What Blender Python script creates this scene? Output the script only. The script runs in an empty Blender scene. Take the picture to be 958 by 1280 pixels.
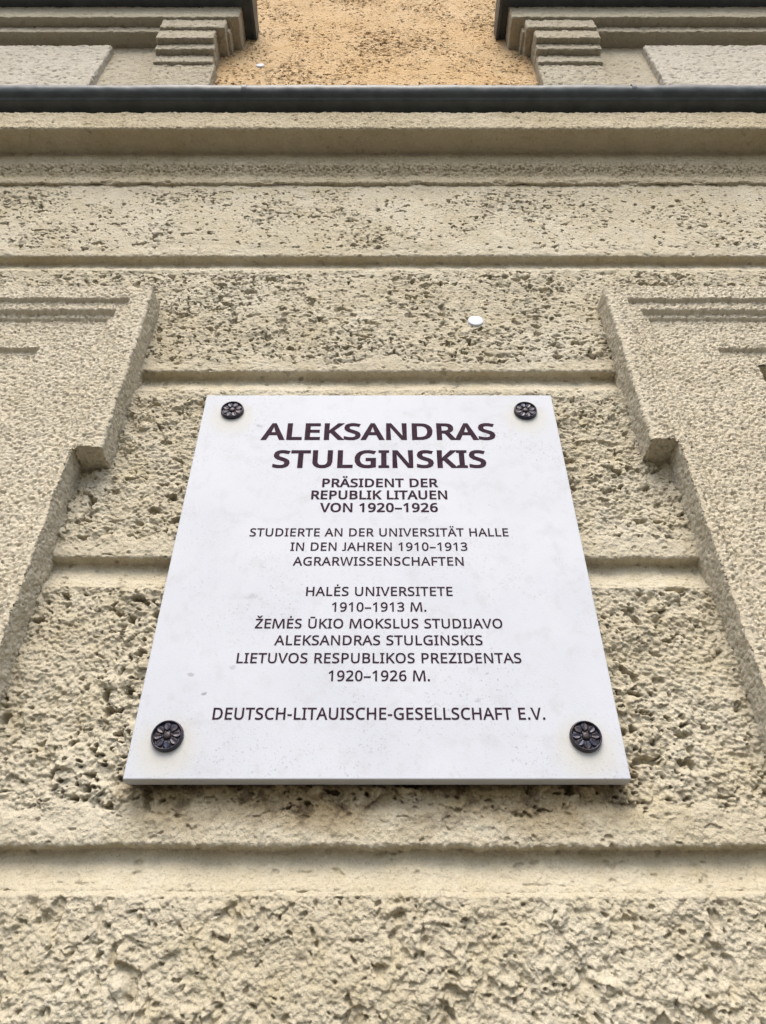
# ---------------------------------------------------------------- camera, sky, sun, exposure
import bpy, math, random
import numpy as np

SC = bpy.context.scene
COL = SC.collection
R = math.radians

EYE = 1.55                                  # eye height above the pavement
cam_d = bpy.data.cameras.new('camera')
cam_d.sensor_fit = 'VERTICAL'
cam_d.sensor_height = 36.0
cam_d.lens = 36.0 * 925.0 / 1280.0
cam_d.clip_start = 0.02
cam_d.clip_end = 500
cam = bpy.data.objects.new('camera', cam_d)
COL.objects.link(cam)
cam.location = (0, 0, EYE)
cam.rotation_euler = (R(90 + 38.86), 0, 0)
SC.camera = cam

SUN_EL, SUN_AZ = 54, 186                    # sun behind the photographer, veiled by cloud
world = bpy.data.worlds.new('World')
SC.world = world
world.use_nodes = True
wn = world.node_tree
bg = wn.nodes['Background']
sky = wn.nodes.new('ShaderNodeTexSky')
sky.sky_type = 'NISHITA'
sky.sun_disc = False
sky.sun_elevation = R(SUN_EL)
sky.sun_rotation = R(SUN_AZ)
sky.air_density = 1.0
sky.dust_density = 3.0
wn.links.new(sky.outputs[0], bg.inputs[0])
bg.inputs[1].default_value = 0.12

sun_d = bpy.data.lights.new('sun', 'SUN')
sun_d.energy = 1.5
sun_d.angle = R(42)
sun_d.color = (1.0, 0.945, 0.865)
sun = bpy.data.objects.new('sun', sun_d)
COL.objects.link(sun)
# the lamp shines along its -Z: from the street side (-Y), high up, onto the facade
sun.rotation_euler = (R(90 - SUN_EL), 0, R(SUN_AZ - 180 - 8))
sun.location = (0, -6, 8)

SC.view_settings.view_transform = 'Standard'
SC.view_settings.look = 'None'
SC.view_settings.exposure = 1.0
SC.view_settings.gamma = 1.0
SC.view_settings.use_curve_mapping = False
SC.render.engine = 'CYCLES'
SC.cycles.max_bounces = 6
SC.cycles.diffuse_bounces = 4

# ---------------------------------------------------------------- object helpers
def empty(name, loc=(0, 0, 0), parent=None):
    o = bpy.data.objects.new(name, None)
    o.empty_display_size = 0.1
    COL.objects.link(o)
    if parent:
        o.parent = parent
    o.location = loc
    return o

def tag(o, label=None, cat=None, group=None, kind=None):
    if label: o['label'] = label
    if cat: o['category'] = cat
    if group: o['group'] = group
    if kind: o['kind'] = kind
    return o

def link(name, me, mat, parent=None):
    o = bpy.data.objects.new(name, me)
    me.name = name
    if mat: me.materials.append(mat)
    COL.objects.link(o)
    if parent: o.parent = parent
    return o

def quads_mesh(verts, quads, smooth=True):
    """verts (n,3) in eye-centred coordinates -> mesh standing at eye height."""
    v = np.asarray(verts, dtype=np.float64).copy()
    v[:, 2] += EYE
    q = np.asarray(quads, dtype=np.int32)
    me = bpy.data.meshes.new('m')
    me.vertices.add(len(v))
    me.vertices.foreach_set('co', v.astype(np.float32).ravel())
    me.loops.add(q.size)
    me.loops.foreach_set('vertex_index', q.ravel())
    me.polygons.add(len(q))
    me.polygons.foreach_set('loop_start', np.arange(len(q), dtype=np.int32) * 4)
    me.update(calc_edges=True)
    me.polygons.foreach_set('use_smooth', np.full(len(q), smooth, dtype=bool))
    me.validate()
    return me

def grid_quads(ny, nx, flip=False, keep=None):
    i = np.arange(ny * nx).reshape(ny, nx)
    a, b, c, d = i[:-1, :-1], i[:-1, 1:], i[1:, 1:], i[1:, :-1]
    q = np.stack([a, d, c, b] if flip else [a, b, c, d], -1)
    if keep is not None: return q[keep]
    return q.reshape(-1, 4)

# ---------------------------------------------------------------- noise (numpy)
def _hash(ix, iy, iz, seed):
    h = (ix.astype(np.int64) * 374761393 + iy.astype(np.int64) * 668265263
         + iz.astype(np.int64) * 2147483647 + seed * 974634777) & 0xffffffff
    h = ((h ^ (h >> 13)) * 1274126177) & 0xffffffff
    h = ((h ^ (h >> 16)) * 2246822519) & 0xffffffff
    return h ^ (h >> 15)

def _rnd(ix, iy, iz, seed):
    return (_hash(ix, iy, iz, seed) & 0xffffff).astype(np.float32) / 16777216.0

def noise2(x, y, f, seed=0):
    """value-gradient noise, about -1..1"""
    x = x * f; y = y * f
    x0 = np.floor(x); y0 = np.floor(y)
    fx = (x - x0).astype(np.float32); fy = (y - y0).astype(np.float32)
    x0 = x0.astype(np.int64); y0 = y0.astype(np.int64)
    z0 = np.zeros_like(x0)
    def g(dx, dy):
        a = _rnd(x0 + dx, y0 + dy, z0, seed) * 6.2831853
        return np.cos(a) * (fx - dx) + np.sin(a) * (fy - dy)
    u = fx * fx * fx * (fx * (fx * 6 - 15) + 10); v = fy * fy * fy * (fy * (fy * 6 - 15) + 10)
    a = g(0, 0) * (1 - u) + g(1, 0) * u
    b = g(0, 1) * (1 - u) + g(1, 1) * u
    return (a * (1 - v) + b * v) * 1.5

def noise3(x, y, z, f, seed=0):
    x = x * f; y = y * f; z = z * f
    x0 = np.floor(x); y0 = np.floor(y); z0 = np.floor(z)
    fx = (x - x0).astype(np.float32); fy = (y - y0).astype(np.float32); fz = (z - z0).astype(np.float32)
    x0 = x0.astype(np.int64); y0 = y0.astype(np.int64); z0 = z0.astype(np.int64)
    u = fx * fx * (3 - 2 * fx); v = fy * fy * (3 - 2 * fy); w = fz * fz * (3 - 2 * fz)
    r = 0
    for dz, wz in ((0, 1 - w), (1, w)):
        for dy, wy in ((0, 1 - v), (1, v)):
            for dx, wx in ((0, 1 - u), (1, u)):
                r = r + _rnd(x0 + dx, y0 + dy, z0 + dz, seed) * wx * wy * wz
    return r * 2 - 1

def fbm2(x, y, f, oct=3, seed=0, gain=0.5):
    r = 0; a = 1.0
    for k in range(oct):
        r = r + a * noise2(x + 3.7 * k, y - 1.3 * k, f, seed + k)
        f *= 2.03; a *= gain
    return r

def cells(x, y, f, seed=0, sy=1.0):
    """nearest feature point: distance (in cells), id 0..1, second id"""
    x = x * f; y = y * f * sy
    x0 = np.floor(x).astype(np.int64); y0 = np.floor(y).astype(np.int64)
    best = np.full(x.shape, 9.0, dtype=np.float32); second = best.copy()
    ident = np.zeros(x.shape, dtype=np.float32)
    zz = np.zeros_like(x0)
    for dy in (-1, 0, 1):
        for dx in (-1, 0, 1):
            cx = x0 + dx; cy = y0 + dy
            px = cx + _rnd(cx, cy, zz, seed); py = cy + _rnd(cx, cy, zz, seed + 11)
            d = np.hypot(x - px, y - py).astype(np.float32)
            i = _rnd(cx, cy, zz, seed + 23)
            m = d < best
            second = np.where(m, best, np.minimum(second, d))
            ident = np.where(m, i, ident)
            best = np.where(m, d, best)
    return best, ident, second

def sstep(a, b, x):
    t = np.clip((x - a) / (b - a), 0, 1)
    return t * t * (3 - 2 * t)

def clods(x, y, f, seed, r=0.75):
    d, i, s = cells(x, y, f, seed)
    return np.sqrt(np.clip(1 - (d / r) ** 2, 0, 1)) * (0.25 + 0.75 * i)

def pits(x, y, f, seed, density, sy=1.0):
    d, i, s = cells(x, y, f, seed, sy)
    r = 0.18 + 0.4 * ((i * 7.31) % 1.0)
    return np.where(i < density, 1 - sstep(r * 0.45, r, d), 0.0)

# ---------------------------------------------------------------- stucco relief: how far the render stands proud (metres)
def warp(x, z, a, f, seed):
    return x + a * noise2(x, z, f, seed), z + a * noise2(x, z, f, seed + 5)

def nodules(x, y, f, seed, gate, r=0.62):
    d, i, s = cells(x, y, f, seed)
    t = np.clip(1 - (d / r) ** 2, 0, 1)
    return np.where(i > gate, t ** 0.85 * (0.35 + 0.65 * (i - gate) / (1 - gate)), 0.0)

def relief_boss(x, z, k=1.0, lump=1.0, seed=0):
    """hand-thrown crumbly stucco of the rusticated blocks: sandy coat, stuck-on crumbs, torn hollows"""
    s = seed
    wx, wz = warp(x, z, 0.004, 50, 3 + s)
    wx, wz = warp(wx, wz, 0.0008, 160, 9 + s)
    big = fbm2(x, z, 8, 2, 31 + s) * 0.0042 + fbm2(wx, wz, 30, 4, 33 + s, 0.52) * 0.0028
    mask = np.clip(0.62 + 0.95 * noise2(x, z, 8, 77 + s) + 0.3 * noise2(x, z, 20, 78 + s), 0.10, 1.3)
    n1 = nodules(wx, wz, 50, 41 + s, 0.66) * 0.0080 * lump
    n2 = nodules(wx + 5, wz, 98, 47 + s, 0.50) * 0.0045
    n3 = nodules(x, z + 9, 175, 53 + s, 0.15, 0.72) * 0.0030
    e = fbm2(wx, wz * 1.25, 38, 3, 61 + s, 0.52)
    p1 = sstep(0.46, 0.70, e) * 0.017
    e2 = fbm2(wx + 3, wz * 1.2, 95, 2, 67 + s, 0.6)
    p2 = sstep(0.55, 0.80, e2) * 0.010
    g = noise2(x, z, 330, 83) * 0.0008 + noise2(x, z, 200, 89) * 0.0006
    return k * (big + (n1 + n2) * mask + n3 - (p1 + p2) * mask - 0.003) + g

def relief_lumpy(x, z, k=1.0):
    """coarse coat at the foot: soft plateaus torn open by ragged upright cavities"""
    wx, wz = warp(x, z, 0.005, 30, 303)
    wx, wz = warp(wx, wz, 0.0012, 110, 309)
    mask = np.clip(0.55 + 1.0 * noise2(x, z, 8, 341), 0.15, 1.2)
    e = fbm2(wx, wz * 0.75, 21, 4, 321, 0.55)
    cav = sstep(0.50, 0.72, e + 0.10 * noise2(wx, wz, 95, 323)) * 0.0085 + sstep(0.44, 0.62, fbm2(wx + 11, wz * 0.8, 44, 3, 325, 0.55)) * 0.0045 * mask
    ter = sstep(-0.15, 0.15, fbm2(wx + 4, wz, 13, 3, 331, 0.5)) * 0.0035     # torn edges of the thrown-on layer
    n = nodules(wx, wz, 48, 343, 0.66) * 0.0065 * mask + nodules(wx, wz, 105, 345, 0.40) * 0.0042 * mask
    fine = fbm2(wx, wz, 60, 3, 347, 0.5) * 0.0017 + nodules(x, z, 185, 349, 0.15, 0.72) * 0.0030
    p = sstep(0.60, 0.85, fbm2(wx + 8, wz, 75, 2, 351, 0.6)) * 0.007
    g = noise2(x, z, 360, 83) * 0.0008
    return k * (n + ter + fine - cav - p - 0.004) + g

def relief_pitted(x, z, k=1.0, dens=0.2):
    """flat coat with clusters of torn-out pits"""
    wx, wz = warp(x, z, 0.004, 60, 103)
    wx, wz = warp(wx, wz, 0.0015, 170, 109)
    clus = 0.55 * noise2(x, z, 4.5, 113) + 0.40 * noise2(x, z, 13, 117)
    sh = 0.42 * clus + (dens - 0.2) * 0.9
    e1 = fbm2(wx, wz * 1.5, 48, 3, 121, 0.6)
    p1 = sstep(0.68 - sh, 0.84 - sh, e1) * 0.020
    e2 = fbm2(wx + 2, wz * 1.4, 105, 2, 127, 0.6)
    p2 = sstep(0.66 - sh, 0.86 - sh, e2) * 0.011
    n = (nodules(wx, wz, 60, 137, 0.75) * 0.005 + nodules(wx, wz, 120, 138, 0.6) * 0.003) * sstep(-0.4, 0.5, clus)
    big = fbm2(x, z, 6, 3, 141) * 0.0022 + fbm2(x, z, 55, 2, 143) * 0.0006
    g = noise2(x, z, 210, 149) * 0.0009 + nodules(x, z, 230, 151, 0.5, .7) * 0.0010
    return k * (big + n - p1 - p2) + g

def relief_smooth(x, z):
    return fbm2(x, z, 13, 3, 151) * 0.0015 + fbm2(x, z, 40, 3, 155, 0.6) * 0.0012 + noise2(x, z, 130, 157) * 0.0007 + nodules(x, z, 210, 163, 0.4, 0.7) * 0.0014 \
        - sstep(0.62, 0.8, fbm2(x, z * 1.6, 48, 2, 167)) * 0.003

def relief_roughcast(x, z):
    wx, wz = warp(x, z, 0.002, 120, 173)
    e = fbm2(wx, wz * 1.35, 150, 2, 193, 0.6)
    return nodules(x, z, 200, 179, 0.15, 0.75) * 0.0026 + noise2(x, z, 290, 181) * 0.0014 + fbm2(x, z, 20, 2, 191) * 0.0009 \
        - sstep(0.34, 0.66, e) * 0.0042 - 0.0006

# ---------------------------------------------------------------- swept, displaced profiles
def resample(pts, ds):
    """polyline of (z, depth) -> evenly spaced points, outward normals and arc length"""
    p = np.array(pts, dtype=float)
    seg = np.hypot(*np.diff(p, axis=0).T)
    s = np.concatenate([[0], np.cumsum(seg)])
    n = max(2, int(s[-1] / ds) + 1)
    t = np.linspace(0, s[-1], n)
    q = np.stack([np.interp(t, s, p[:, 0]), np.interp(t, s, p[:, 1])], 1)
    return q, t

def smooth_rows(q, k):
    if k < 1: return q
    pad = np.concatenate([np.repeat(q[:1], k, 0), q, np.repeat(q[-1:], k, 0)])
    ker = np.ones(2 * k + 1) / (2 * k + 1)
    return np.stack([np.convolve(pad[:, j], ker, 'valid') for j in range(q.shape[1])], 1)

def normals(q):
    d = np.gradient(q, axis=0)
    n = np.stack([-d[:, 1], d[:, 0]], 1)     # profile runs downwards, outwards is -depth
    n /= np.maximum(1e-9, np.linalg.norm(n, axis=1))[:, None]
    return n                                  # (n_z, n_depth)

def xs_line(x0, x1, fine0, fine1, dx, coarse):
    a = np.arange(x0, fine0, coarse) if x0 < fine0 else np.array([])
    b = np.arange(max(x0, fine0), min(x1, fine1), dx)
    c = np.arange(min(x1, fine1), x1 + coarse * 0.5, coarse)
    return np.unique(np.concatenate([a, b, c]).round(6))

def sweep(pts, xs, ds, relief, roundk=1, wobble=0.0015, undercut=0.0):
    """profile points (z, depth) swept along x; relief(X, Z, D) pushes along the profile normal"""
    q, t = resample(pts, ds)
    q = smooth_rows(q, roundk)
    n = smooth_rows(normals(q), 2)
    n /= np.maximum(1e-9, np.linalg.norm(n, axis=1))[:, None]
    X, Z = np.meshgrid(xs, q[:, 0])
    D = np.repeat(q[:, 1][:, None], len(xs), 1)
    NZ = np.repeat(n[:, 0][:, None], len(xs), 1); ND = np.repeat(n[:, 1][:, None], len(xs), 1)
    # the second coordinate of the relief runs along the profile so soffits are textured too
    T = pts[0][0] - np.repeat(t[:, None], len(xs), 1)
    h = relief(X, T, Z)
    w = (noise2(X, Z * 0.4, 2.3, 201) + 0.5 * noise2(X, Z * 0.4, 9, 203)) * wobble
    dz = h * NZ + w
    dd = h * ND + w * 0.5
    dx = 0
    if undercut:
        hh = np.clip(h, -0.01, 0.012)
        dz = dz - undercut * hh + 0.0010 * noise2(X, T, 70, 207) * np.abs(ND)
        dx = 0.0010 * noise2(X, T, 70, 211) * np.abs(ND)
    V = np.stack([X + dx, D + dd, Z + dz], -1).reshape(-1, 3)
    return quads_mesh(V, grid_quads(len(q), len(xs), flip=True))

def rough_block(x0, x1, y0, y1, z0, z1, res=0.004, amp=0.0012, freq=140, seed=1, r=0.004, pit=0.0, skip=''):
    """box with worn edges, every face a grid pushed by one 3D noise so that the faces meet"""
    vs, qs = [], []
    base = 0
    L = np.array([x0, y0, z0]); H = np.array([x1, y1, z1])
    for ax in range(3):
        for side in (0, 1):
            if ('xyz'[ax] + '-+'[side]) in skip: continue
            u, v = [k for k in range(3) if k != ax]
            nu = max(2, int((H[u] - L[u]) / res) + 1); nv = max(2, int((H[v] - L[v]) / res) + 1)
            nu = min(nu, 700); nv = min(nv, 700)
            U, V = np.meshgrid(np.linspace(L[u], H[u], nu), np.linspace(L[v], H[v], nv))
            P = np.zeros(U.shape + (3,))
            P[..., u] = U; P[..., v] = V; P[..., ax] = (L, H)[side][ax]
            q = grid_quads(nv, nu)
            flip = (side == 0) ^ (ax == 1)
            if flip: q = q[:, ::-1]
            vs.append(P.reshape(-1, 3)); qs.append(q + base); base += nu * nv
    P = np.concatenate(vs)
    C = np.clip(P, L + r, H - r)             # rounded arrises
    d = P - C
    n = np.linalg.norm(d, axis=1, keepdims=True)
    P2 = np.where(n > 1e-7, C + d / np.maximum(n, 1e-7) * r, P)
    x, y, z = P[:, 0], P[:, 1], P[:, 2]
    for k in range(3):
        P2[:, k] += amp * (noise3(x, y, z, freq, seed + 7 * k) + 0.8 * noise3(x, y, z, freq * 0.3, seed + 7 * k + 3))
    if pit:
        nn = np.where(n > 1e-7, d / np.maximum(n, 1e-7), 0)
        pp = np.clip(noise3(x, y, z, 120, seed + 50) - 0.42, 0, 1) + 0.6 * np.clip(noise3(x, y, z, 220, seed + 51) - 0.45, 0, 1)
        P2 -= nn * (pp * pit)[:, None]
    return P2, np.concatenate(qs)

def box_verts(x0, x1, y0, y1, z0, z1, b=0.0):
    P, q = rough_block(x0, x1, y0, y1, z0, z1, res=9, amp=0, r=0.0001)
    return P, q

def join(parts):
    vs, qs, b = [], [], 0
    for v, q in parts:
        vs.append(v); qs.append(q + b); b += len(v)
    return np.concatenate(vs), np.concatenate(qs)

# ---------------------------------------------------------------- materials
def mat_new(name):
    m = bpy.data.materials.new(name)
    m.use_nodes = True
    nt = m.node_tree
    return m, nt, nt.nodes['Principled BSDF']

class NT:
    def __init__(s, nt): s.nt = nt
    def n(s, t, **kw):
        o = s.nt.nodes.new(t)
        for k, v in kw.items(): setattr(o, k, v)
        return o
    def pos(s):
        g = s.n('ShaderNodeNewGeometry'); return g.outputs['Position']
    def noise(s, vec, scale, detail=3, rough=0.55, dim=None):
        o = s.n('ShaderNodeTexNoise'); o.inputs['Scale'].default_value = scale
        o.inputs['Detail'].default_value = detail; o.inputs['Roughness'].default_value = rough
        s.nt.links.new(vec, o.inputs['Vector']); return o.outputs['Fac']
    def ramp(s, fac, stops):
        o = s.n('ShaderNodeValToRGB')
        e = o.color_ramp.elements
        while len(e) < len(stops): e.new(0.5)
        for el, (p, c) in zip(e, stops):
            el.position = p; el.color = (c, c, c, 1) if np.isscalar(c) else (*c, 1)
        s.nt.links.new(fac, o.inputs[0]); return o.outputs[0]
    def mix(s, fac, a, b, mode='MIX'):
        o = s.n('ShaderNodeMix', data_type='RGBA', blend_type=mode)
        for i, v in ((0, fac), (6, a), (7, b)):
            if hasattr(v, 'is_output'): s.nt.links.new(v, o.inputs[i])
            elif i == 0: o.inputs[0].default_value = v
            else: o.inputs[i].default_value = (*v, 1)
        return o.outputs[2]
    def math(s, op, a, b=0.0, clamp=False):
        o = s.n('ShaderNodeMath', operation=op, use_clamp=clamp)
        for i, v in ((0, a), (1, b)):
            if hasattr(v, 'is_output'): s.nt.links.new(v, o.inputs[i])
            else: o.inputs[i].default_value = v
        return o.outputs[0]
    def mapped(s, vec, scale):
        o = s.n('ShaderNodeMapping'); o.inputs['Scale'].default_value = scale
        s.nt.links.new(vec, o.inputs[0]); return o.outputs[0]
    def bump(s, hgt, strength, dist, prev=None):
        o = s.n('ShaderNodeBump'); o.inputs['Strength'].default_value = strength
        o.inputs['Distance'].default_value = dist
        s.nt.links.new(hgt, o.inputs['Height'])
        if prev is not None: s.nt.links.new(prev, o.inputs['Normal'])
        return o.outputs[0]

def stucco(name, c_mid, c_light, c_stain, stain=0.35, bump=0.9, plaque_stain=False, speck=0.5, crumbs=None):
    m, nt, bs = mat_new(name)
    k = NT(nt)
    p = k.pos()
    n1 = k.noise(p, 4.5, 5, 0.6)
    n2 = k.noise(p, 26, 4, 0.6)
    n3 = k.noise(p, 150, 3, 0.6)
    n4 = k.noise(p, 420, 2, 0.6)
    col = k.mix(k.ramp(n1, [(0.35, 0.0), (0.68, 1.0)]), c_mid, c_light)
    col = k.mix(k.math('MULTIPLY', k.ramp(n2, [(0.48, 0.0), (0.75, 1.0)]), stain), col, c_stain)
    # streaks of washed-in dirt, running down
    st = k.noise(k.mapped(p, (16, 16, 1.6)), 1.0, 4, 0.6)
    col = k.mix(k.math('MULTIPLY', k.ramp(st, [(0.52, 0.0), (0.78, 1.0)]), 0.28), col, tuple(v * 0.72 for v in c_mid))
    # sand grains of lighter and darker stone in the coat
    col = k.mix(k.math('MULTIPLY', k.ramp(n4, [(0.56, 0.0), (0.70, 1.0)]), speck), col, tuple(v * 0.42 for v in c_mid))
    col = k.mix(k.math('MULTIPLY', k.ramp(n3, [(0.30, 1.0), (0.44, 0.0)]), 0.25), col, tuple(min(0.62, v * 1.25) for v in c_light))
    if crumbs:
        sp = k.ramp(k.noise(p, 40, 4, 0.62), [(0.605, 0.0), (0.645, 1.0)])
        cl = k.ramp(k.noise(p, 9, 3, 0.6), [(0.36, 0.25), (0.58, 1.0)])
        col = k.mix(k.math('MULTIPLY', sp, cl), col, crumbs)
    if plaque_stain:
        # brown and greenish run-off stain on the wall below the plaque and the two ear blocks
        sx = k.n('ShaderNodeSeparateXYZ'); nt.links.new(p, sx.inputs[0])
        zz = k.math('ADD', sx.outputs['Z'], k.math('MULTIPLY', k.math('SUBTRACT', k.noise(p, 14, 4, 0.65), 0.5), 0.10))
        up = k.ramp(k.math('DIVIDE', k.math('SUBTRACT', zz, EYE + 0.235), 0.09, True), [(0.1, 0.0), (0.65, 1.0)])
        lo = k.math('LESS_THAN', sx.outputs['Z'], EYE + 0.33)
        ax = k.math('ABSOLUTE', k.math('ADD', sx.outputs['X'], 0.0075))
        inx = k.ramp(k.math('DIVIDE', ax, 0.34, True), [(0.82, 1.0), (0.96, 0.0)])
        f = k.math('MULTIPLY', k.math('MULTIPLY', up, inx), lo)
        col = k.mix(k.math('MULTIPLY', f, 0.8), col, (0.26, 0.185, 0.08))
        f2 = k.math('MULTIPLY', f, k.ramp(k.noise(p, 45, 4, 0.6), [(0.5, 0.0), (0.62, 1.0)]))
        col = k.mix(k.math('MULTIPLY', f2, 0.75), col, (0.075, 0.05, 0.03))
    nt.links.new(col, bs.inputs['Base Color'])
    bs.inputs['Roughness'].default_value = 0.93
    bs.inputs['Specular IOR Level'].default_value = 0.25
    b = k.bump(k.noise(p, 240, 3, 0.65), bump, 0.0022)
    b = k.bump(n4, bump, 0.0012, b)
    nt.links.new(b, bs.inputs['Normal'])
    return m

CREAM_MID = (0.468, 0.410, 0.292); CREAM_LIGHT = (0.545, 0.496, 0.382); CREAM_STAIN = (0.395, 0.325, 0.170)
M_block = stucco('cream_stucco', CREAM_MID, CREAM_LIGHT, CREAM_STAIN, 0.40, 0.9, True)
M_surround = stucco('roughcast_stucco', (0.545, 0.482, 0.358), (0.590, 0.530, 0.408), (0.475, 0.405, 0.26), 0.35, 0.9, speck=0.28)
M_cornice = stucco('cornice_stucco', (0.47, 0.40, 0.27), (0.53, 0.465, 0.335), (0.37, 0.305, 0.175), 0.4, 0.9, speck=0.4)
M_grey = stucco('grey_stucco', (0.395, 0.348, 0.255), (0.44, 0.395, 0.30), (0.31, 0.262, 0.175), 0.3, 0.8)
M_panel = stucco('pale_panel_stucco', (0.455, 0.418, 0.34), (0.50, 0.462, 0.385), (0.37, 0.325, 0.235), 0.25, 0.6)
M_ochre = stucco('ochre_stucco', (0.56, 0.385, 0.20), (0.60, 0.44, 0.26), (0.447, 0.275, 0.112), 0.6, 0.7, speck=0.35, crumbs=(0.075, 0.042, 0.02))

def simple(name, col, rough=0.5, metal=0.0, spec=0.5, var=None, scale=30, bump=0.0, bscale=200):
    m, nt, bs = mat_new(name)
    k = NT(nt); p = k.pos()
    if var:
        c = k.mix(k.ramp(k.noise(p, scale, 4, 0.6), [(0.35, 0.0), (0.68, 1.0)]), col, var)
        nt.links.new(c, bs.inputs['Base Color'])
    else:
        bs.inputs['Base Color'].default_value = (*col, 1)
    bs.inputs['Roughness'].default_value = rough
    bs.inputs['Metallic'].default_value = metal
    bs.inputs['Specular IOR Level'].default_value = spec
    if bump:
        nt.links.new(k.bump(k.noise(p, bscale, 3, 0.6), bump, 0.001), bs.inputs['Normal'])
    return m

M_flash = simple('dark_sheet_metal', (0.036, 0.044, 0.046), 0.45, 0.0, 0.5, (0.066, 0.076, 0.076), 22, 0.25, 60)
M_bronze = simple('dark_bronze', (0.026, 0.032, 0.052), 0.30, 0.6, 0.5, (0.060, 0.042, 0.038), 120, 0.3, 500)
M_bronze2 = simple('worn_bronze', (0.055, 0.042, 0.042), 0.38, 0.6, 0.5, (0.035, 0.03, 0.032), 400, 0.3, 500)
M_paint = simple('letter_paint', (0.030, 0.013, 0.022), 0.8, 0.0, 0.08, (0.046, 0.026, 0.036), 120)
M_plug = simple('white_plastic', (0.62, 0.63, 0.66), 0.6, 0.0, 0.3, (0.56, 0.57, 0.60), 300)
M_frame = simple('window_paint', (0.12, 0.085, 0.06), 0.5)
M_glass = simple('window_glass', (0.02, 0.022, 0.025), 0.06, 0.0, 0.6)
M_pave = simple('pavement_slabs', (0.085, 0.08, 0.072), 0.9, 0.0, 0.3, (0.11, 0.104, 0.094), 3, 0.5, 80)

def make_slab_mat():
    m, nt, bs = mat_new('pale_limestone')
    k = NT(nt); p = k.pos()
    col = k.mix(k.ramp(k.noise(p, 7, 5, 0.6), [(0.35, 0.0), (0.65, 1.0)]), (0.505, 0.522, 0.550), (0.545, 0.560, 0.586))
    col = k.mix(k.math('MULTIPLY', k.ramp(k.noise(p, 34, 5, 0.7), [(0.52, 0.0), (0.72, 1.0)]), 0.5), col, (0.44, 0.435, 0.43))
    # small fossil flecks and pin holes, gathered in patches
    patch = k.ramp(k.noise(p, 11, 3, 0.5), [(0.42, 0.0), (0.66, 1.0)])
    fl = k.ramp(k.noise(p, 300, 3, 0.7), [(0.59, 0.0), (0.68, 1.0)])
    col = k.mix(k.math('MULTIPLY', k.math('MULTIPLY', fl, patch), 0.7), col, (0.28, 0.28, 0.29))
    fl2 = k.ramp(k.noise(p, 95, 4, 0.75), [(0.67, 0.0), (0.73, 1.0)])
    col = k.mix(k.math('MULTIPLY', fl2, 0.55), col, (0.36, 0.36, 0.37))
    # faint yellowish wash under the four rosettes
    sx = k.n('ShaderNodeSeparateXYZ'); nt.links.new(p, sx.inputs[0])
    nz = k.math('MULTIPLY', k.math('SUBTRACT', k.noise(p, 60, 3, 0.6), 0.5), 0.02)
    tot = None
    for (rx, rz) in ROS:
        dx = k.math('SUBTRACT', sx.outputs['X'], rx)
        dz = k.math('SUBTRACT', sx.outputs['Z'], EYE + rz - 0.014)
        d2 = k.math('SQRT', k.math('ADD', k.math('MULTIPLY', dx, dx), k.math('MULTIPLY', dz, dz)))
        f = k.ramp(k.math('DIVIDE', k.math('ADD', d2, nz), 0.06, True), [(0.3, 1.0), (0.8, 0.0)])
        tot = f if tot is None else k.math('MAXIMUM', tot, f)
    col = k.mix(k.math('MULTIPLY', tot, 0.6), col, (0.52, 0.495, 0.41))
    # a few scuffs and grey spots of their own
    for (mx, mz, mr, mk) in ((-0.2275, 0.4105, 0.0050, 0.8), (-0.2480, 0.4370, 0.0065, 0.5), (-0.1965, 0.4470, 0.0080, 0.35), (-0.1830, 0.5560, 0.0110, 0.3), (0.172, 0.873, 0.012, 0.3), (-0.208, 0.893, 0.008, 0.4), (0.120, 0.402, 0.006, 0.35)):
        dx = k.math('SUBTRACT', sx.outputs['X'], mx); dz = k.math('MULTIPLY', k.math('SUBTRACT', sx.outputs['Z'], EYE + mz), 1.5)
        d2 = k.math('ADD', k.math('SQRT', k.math('ADD', k.math('MULTIPLY', dx, dx), k.math('MULTIPLY', dz, dz))), k.math('MULTIPLY', k.math('SUBTRACT', k.noise(p, 260, 3, 0.7), 0.5), mr * 2.2))
        col = k.mix(k.math('MULTIPLY', k.ramp(k.math('DIVIDE', d2, mr, True), [(0.35, 1.0), (0.8, 0.0)]), mk), col, (0.22, 0.22, 0.23))
    nt.links.new(col, bs.inputs['Base Color'])
    bs.inputs['Roughness'].default_value = 0.62
    bs.inputs['Specular IOR Level'].default_value = 0.3
    nt.links.new(k.bump(k.noise(p, 380, 3, 0.7), 0.25, 0.0008), bs.inputs['Normal'])
    return m
# ---------------------------------------------------------------- ground
gv = np.array([[-60, -60, -EYE], [60, -60, -EYE], [60, 0.97, -EYE], [-60, 0.97, -EYE]], float)
tag(link('pavement', quads_mesh(gv, [[0, 1, 2, 3]], False), M_pave), kind='structure')

# ---------------------------------------------------------------- the facade and its parts
facade = empty('building_facade', (0, 0.95, 0))
tag(facade, 'weathered cream stucco building front with rusticated courses, moulded window surrounds and dark metal cornice', 'building facade')
BASE = (0, -0.95, 0)
def part(name, me, mat, parent=None, label=None):
    p = parent or facade
    o = link(name, me, mat, p)
    if p is facade: o.location = BASE
    if label: o['label'] = label
    return o

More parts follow.
